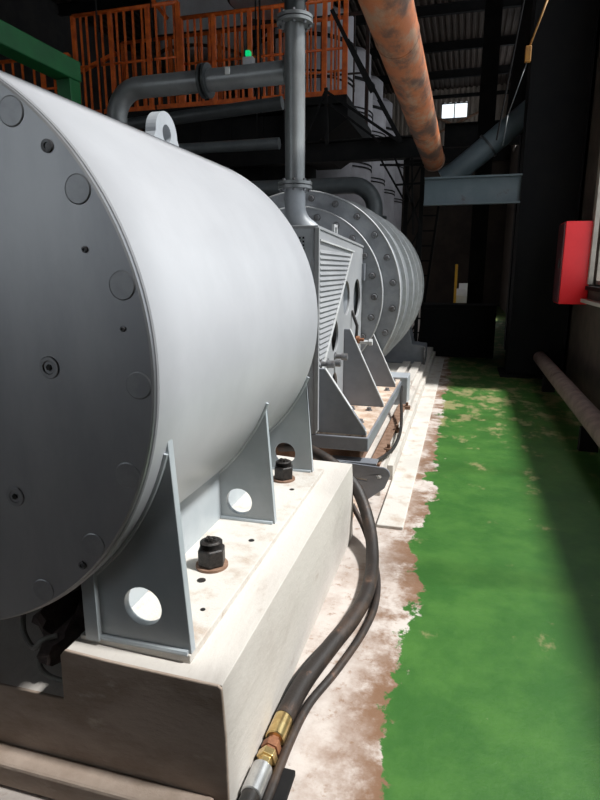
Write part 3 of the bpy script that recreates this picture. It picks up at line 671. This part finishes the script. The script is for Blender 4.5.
tag(MB().box(-3.695, -3.625, 9.86, 9.96, 5.03, 5.11).build('indicator_lamp', 'green_lamp'), 'small glowing green indicator lamp on the orange railing', 'lamp')
tag(MB().box(-3.75, -3.57, 9.86, 9.985, 4.76, 5.02).build('control_box', 'silo_steel', None, .01), 'small grey box under the green indicator lamp', 'box')
# green crane beam and post
gb = thing('green_beam', 'green steel beam and post at the upper left', 'beam')
MB().box(-3.60, -3.42, -2.0, 4.95, 3.24, 3.41).build('beam', 'green_paint', gb, .01)
MB().box(-3.57, -3.43, 4.79, 4.94, 0, 3.24).build('post', 'green_paint', gb, .008)
# silos
def silo(y, label, zt=6.3):
    t = thing('silo', label, 'silo', 'pale silos in a row behind the rear machine')
    c = (-3.75, y)
    MB().lathe((*c, 0), (0, 0, 1), [(0, 1.12), (zt, 1.12), (zt+.25, .9), (zt+.30, .62), (zt+1.6, .62), (zt+1.75, .45), (zt+1.76, 0)], 48).build('tank', 'silo_white', t)
    for z in (1.6, 2.9, 4.2, 5.5):
        for dz in (0, .10): MB().lathe((*c, z+dz), (0, 0, 1), [(0, 1.10), (0, 1.145), (.03, 1.145), (.03, 1.10)], 48).build('hoop', 'beam_black', t)
    MB().lathe((*c, zt-.05), (0, 0, 1), [(0, 1.10), (0, 1.18), (.06, 1.18), (.06, 1.10)], 48).build('top_rim', 'beam_black', t)
    root_at(t, (*c, 0))
for y, l in ((13.7, 'pale banded silo, the nearest of the row, beside the upright pipe'), (16.4, 'pale banded silo, second of the row behind the braces'),
             (19.1, 'pale banded silo, third of the row'), (21.8, 'pale banded silo, fourth of the row'), (24.5, 'pale banded silo, last of the row, beside the rusty pipe')):
    silo(y, l)
hs = thing('hanging_silo', 'wide grey steel tank bottom hanging above the orange railings', 'silo')
MB().lathe((-6.05, 13.4, 6.1), (0, 0, 1), [(0, .85), (.05, .98), (.35, 1.0), (3.0, 1.0)], 48).build('tank', 'silo_steel', hs)
MB().lathe((-6.05, 13.4, 6.2), (0, 0, 1), [(0, .95), (0, 1.04), (.05, 1.04), (.05, .95)], 48).build('rim', 'dark_rail', hs)
hs = thing('hanging_silo', 'small grey tank beside the larger one at the top edge, right of it', 'silo')
MB().lathe((-3.7, 10.9, 6.12), (0, 0, 1), [(0, .5), (.1, .62), (3.0, .62)], 40).build('tank', 'silo_steel', hs)
MB().lathe((-3.7, 10.9, 6.24), (0, 0, 1), [(0, .6), (0, .66), (.05, .66), (.05, .6)], 40).build('rim', 'dark_rail', hs)
# far end: back wall braces and girts
wb = thing('wall_bracing', 'crossed dark steel bracing on the pale back wall under its bright window', 'brace')
for a_, b_ in (((-2.3, 27.85, 8.4), (.9, 27.85, 6.9)), ((-2.3, 27.85, 7.1), (.5, 27.85, 8.35))): MB().bar(a_, b_, .09).build('brace', 'rust_brown', wb)
MB().box(-3, XW-.02, 27.8, 27.9, 8.82, 8.95).build('girt', 'beam_black', wb); MB().box(-3, XW-.02, 27.8, 27.9, 6.2, 6.9).build('girt', 'beam_black', wb)
MB().box(.28, .42, 27.7, 27.9, 0, ZR-.05).build('wall_post', 'column_paint', wb)
# big dark ducts under the roof right of the rusty pipe
tag(MB().tube([(.95, 9.0, 8.6), (.72, 11.0, 4.3), (.70, 11.2, 3.9)], .22, 20).build('hanging_duct', 'beam_black'), 'black duct hanging down left of the dark column', 'duct')
tag(MB().box(.05, .35, 12.0, 12.3, 0, ZR-.3).build('dark_post', 'beam_black'), 'slim black post behind the blue-grey beam', 'post')
tag(MB().tube([(.60, 6.6, 6.2), (.42, 6.8, 4.4), (.24, 7.2, 3.0)], .009, 8).build('hanging_cable', 'beam_black'), 'thin grey cable hanging left of the yellow hoist block', 'cable')
# black block added to keep the walkway end dark, and a stair ladder behind
dt = thing('dark_filler', 'black block added to darken the far end of the walkway', 'cabinet')
MB().box(-.78, .58, 11.2, 11.9, 0, .97).build('body', 'beam_black', dt, .01)
MB().box(-.72, -.10, 11.17, 11.2, .1, .9).build('door', 'column_paint', dt); MB().box(-.06, .52, 11.17, 11.2, .1, .9).build('door', 'column_paint', dt)
root_at(dt, (.08, 11.8, 0))
ld = thing('ladder', 'black leaning ladder in the dark beyond the ribbed drum', 'ladder')
for s_ in (0, .35):
    MB().bar((-1.3+s_, 13.5, 0), (-1.0+s_, 13.5, 3.0), .05).build('stile', 'beam_black', ld)
for k in range(9):
    z = .2+k*.32; x = -1.3+.1*z; MB().bar((x, 13.5, z), (x+.35, 13.5, z), .03).build('rung', 'beam_black', ld)
tag(MB().box(-.27, .32, 20.1, 20.9, .0, .78).box(-.27, .28, 20.4, 20.9, .78, .98).box(-.20, .18, 20.7, 20.9, .98, 1.16).build('white_steps', 'white_paint', None, .01), 'bright white steps lit by daylight at the far end', 'steps')
tag(MB().box(-.34, -.26, 19.98, 20.06, 0, 1.78).build('bollard', 'yellow_paint', None, .01), 'yellow post beside the bright white steps at the far end', 'bollard')
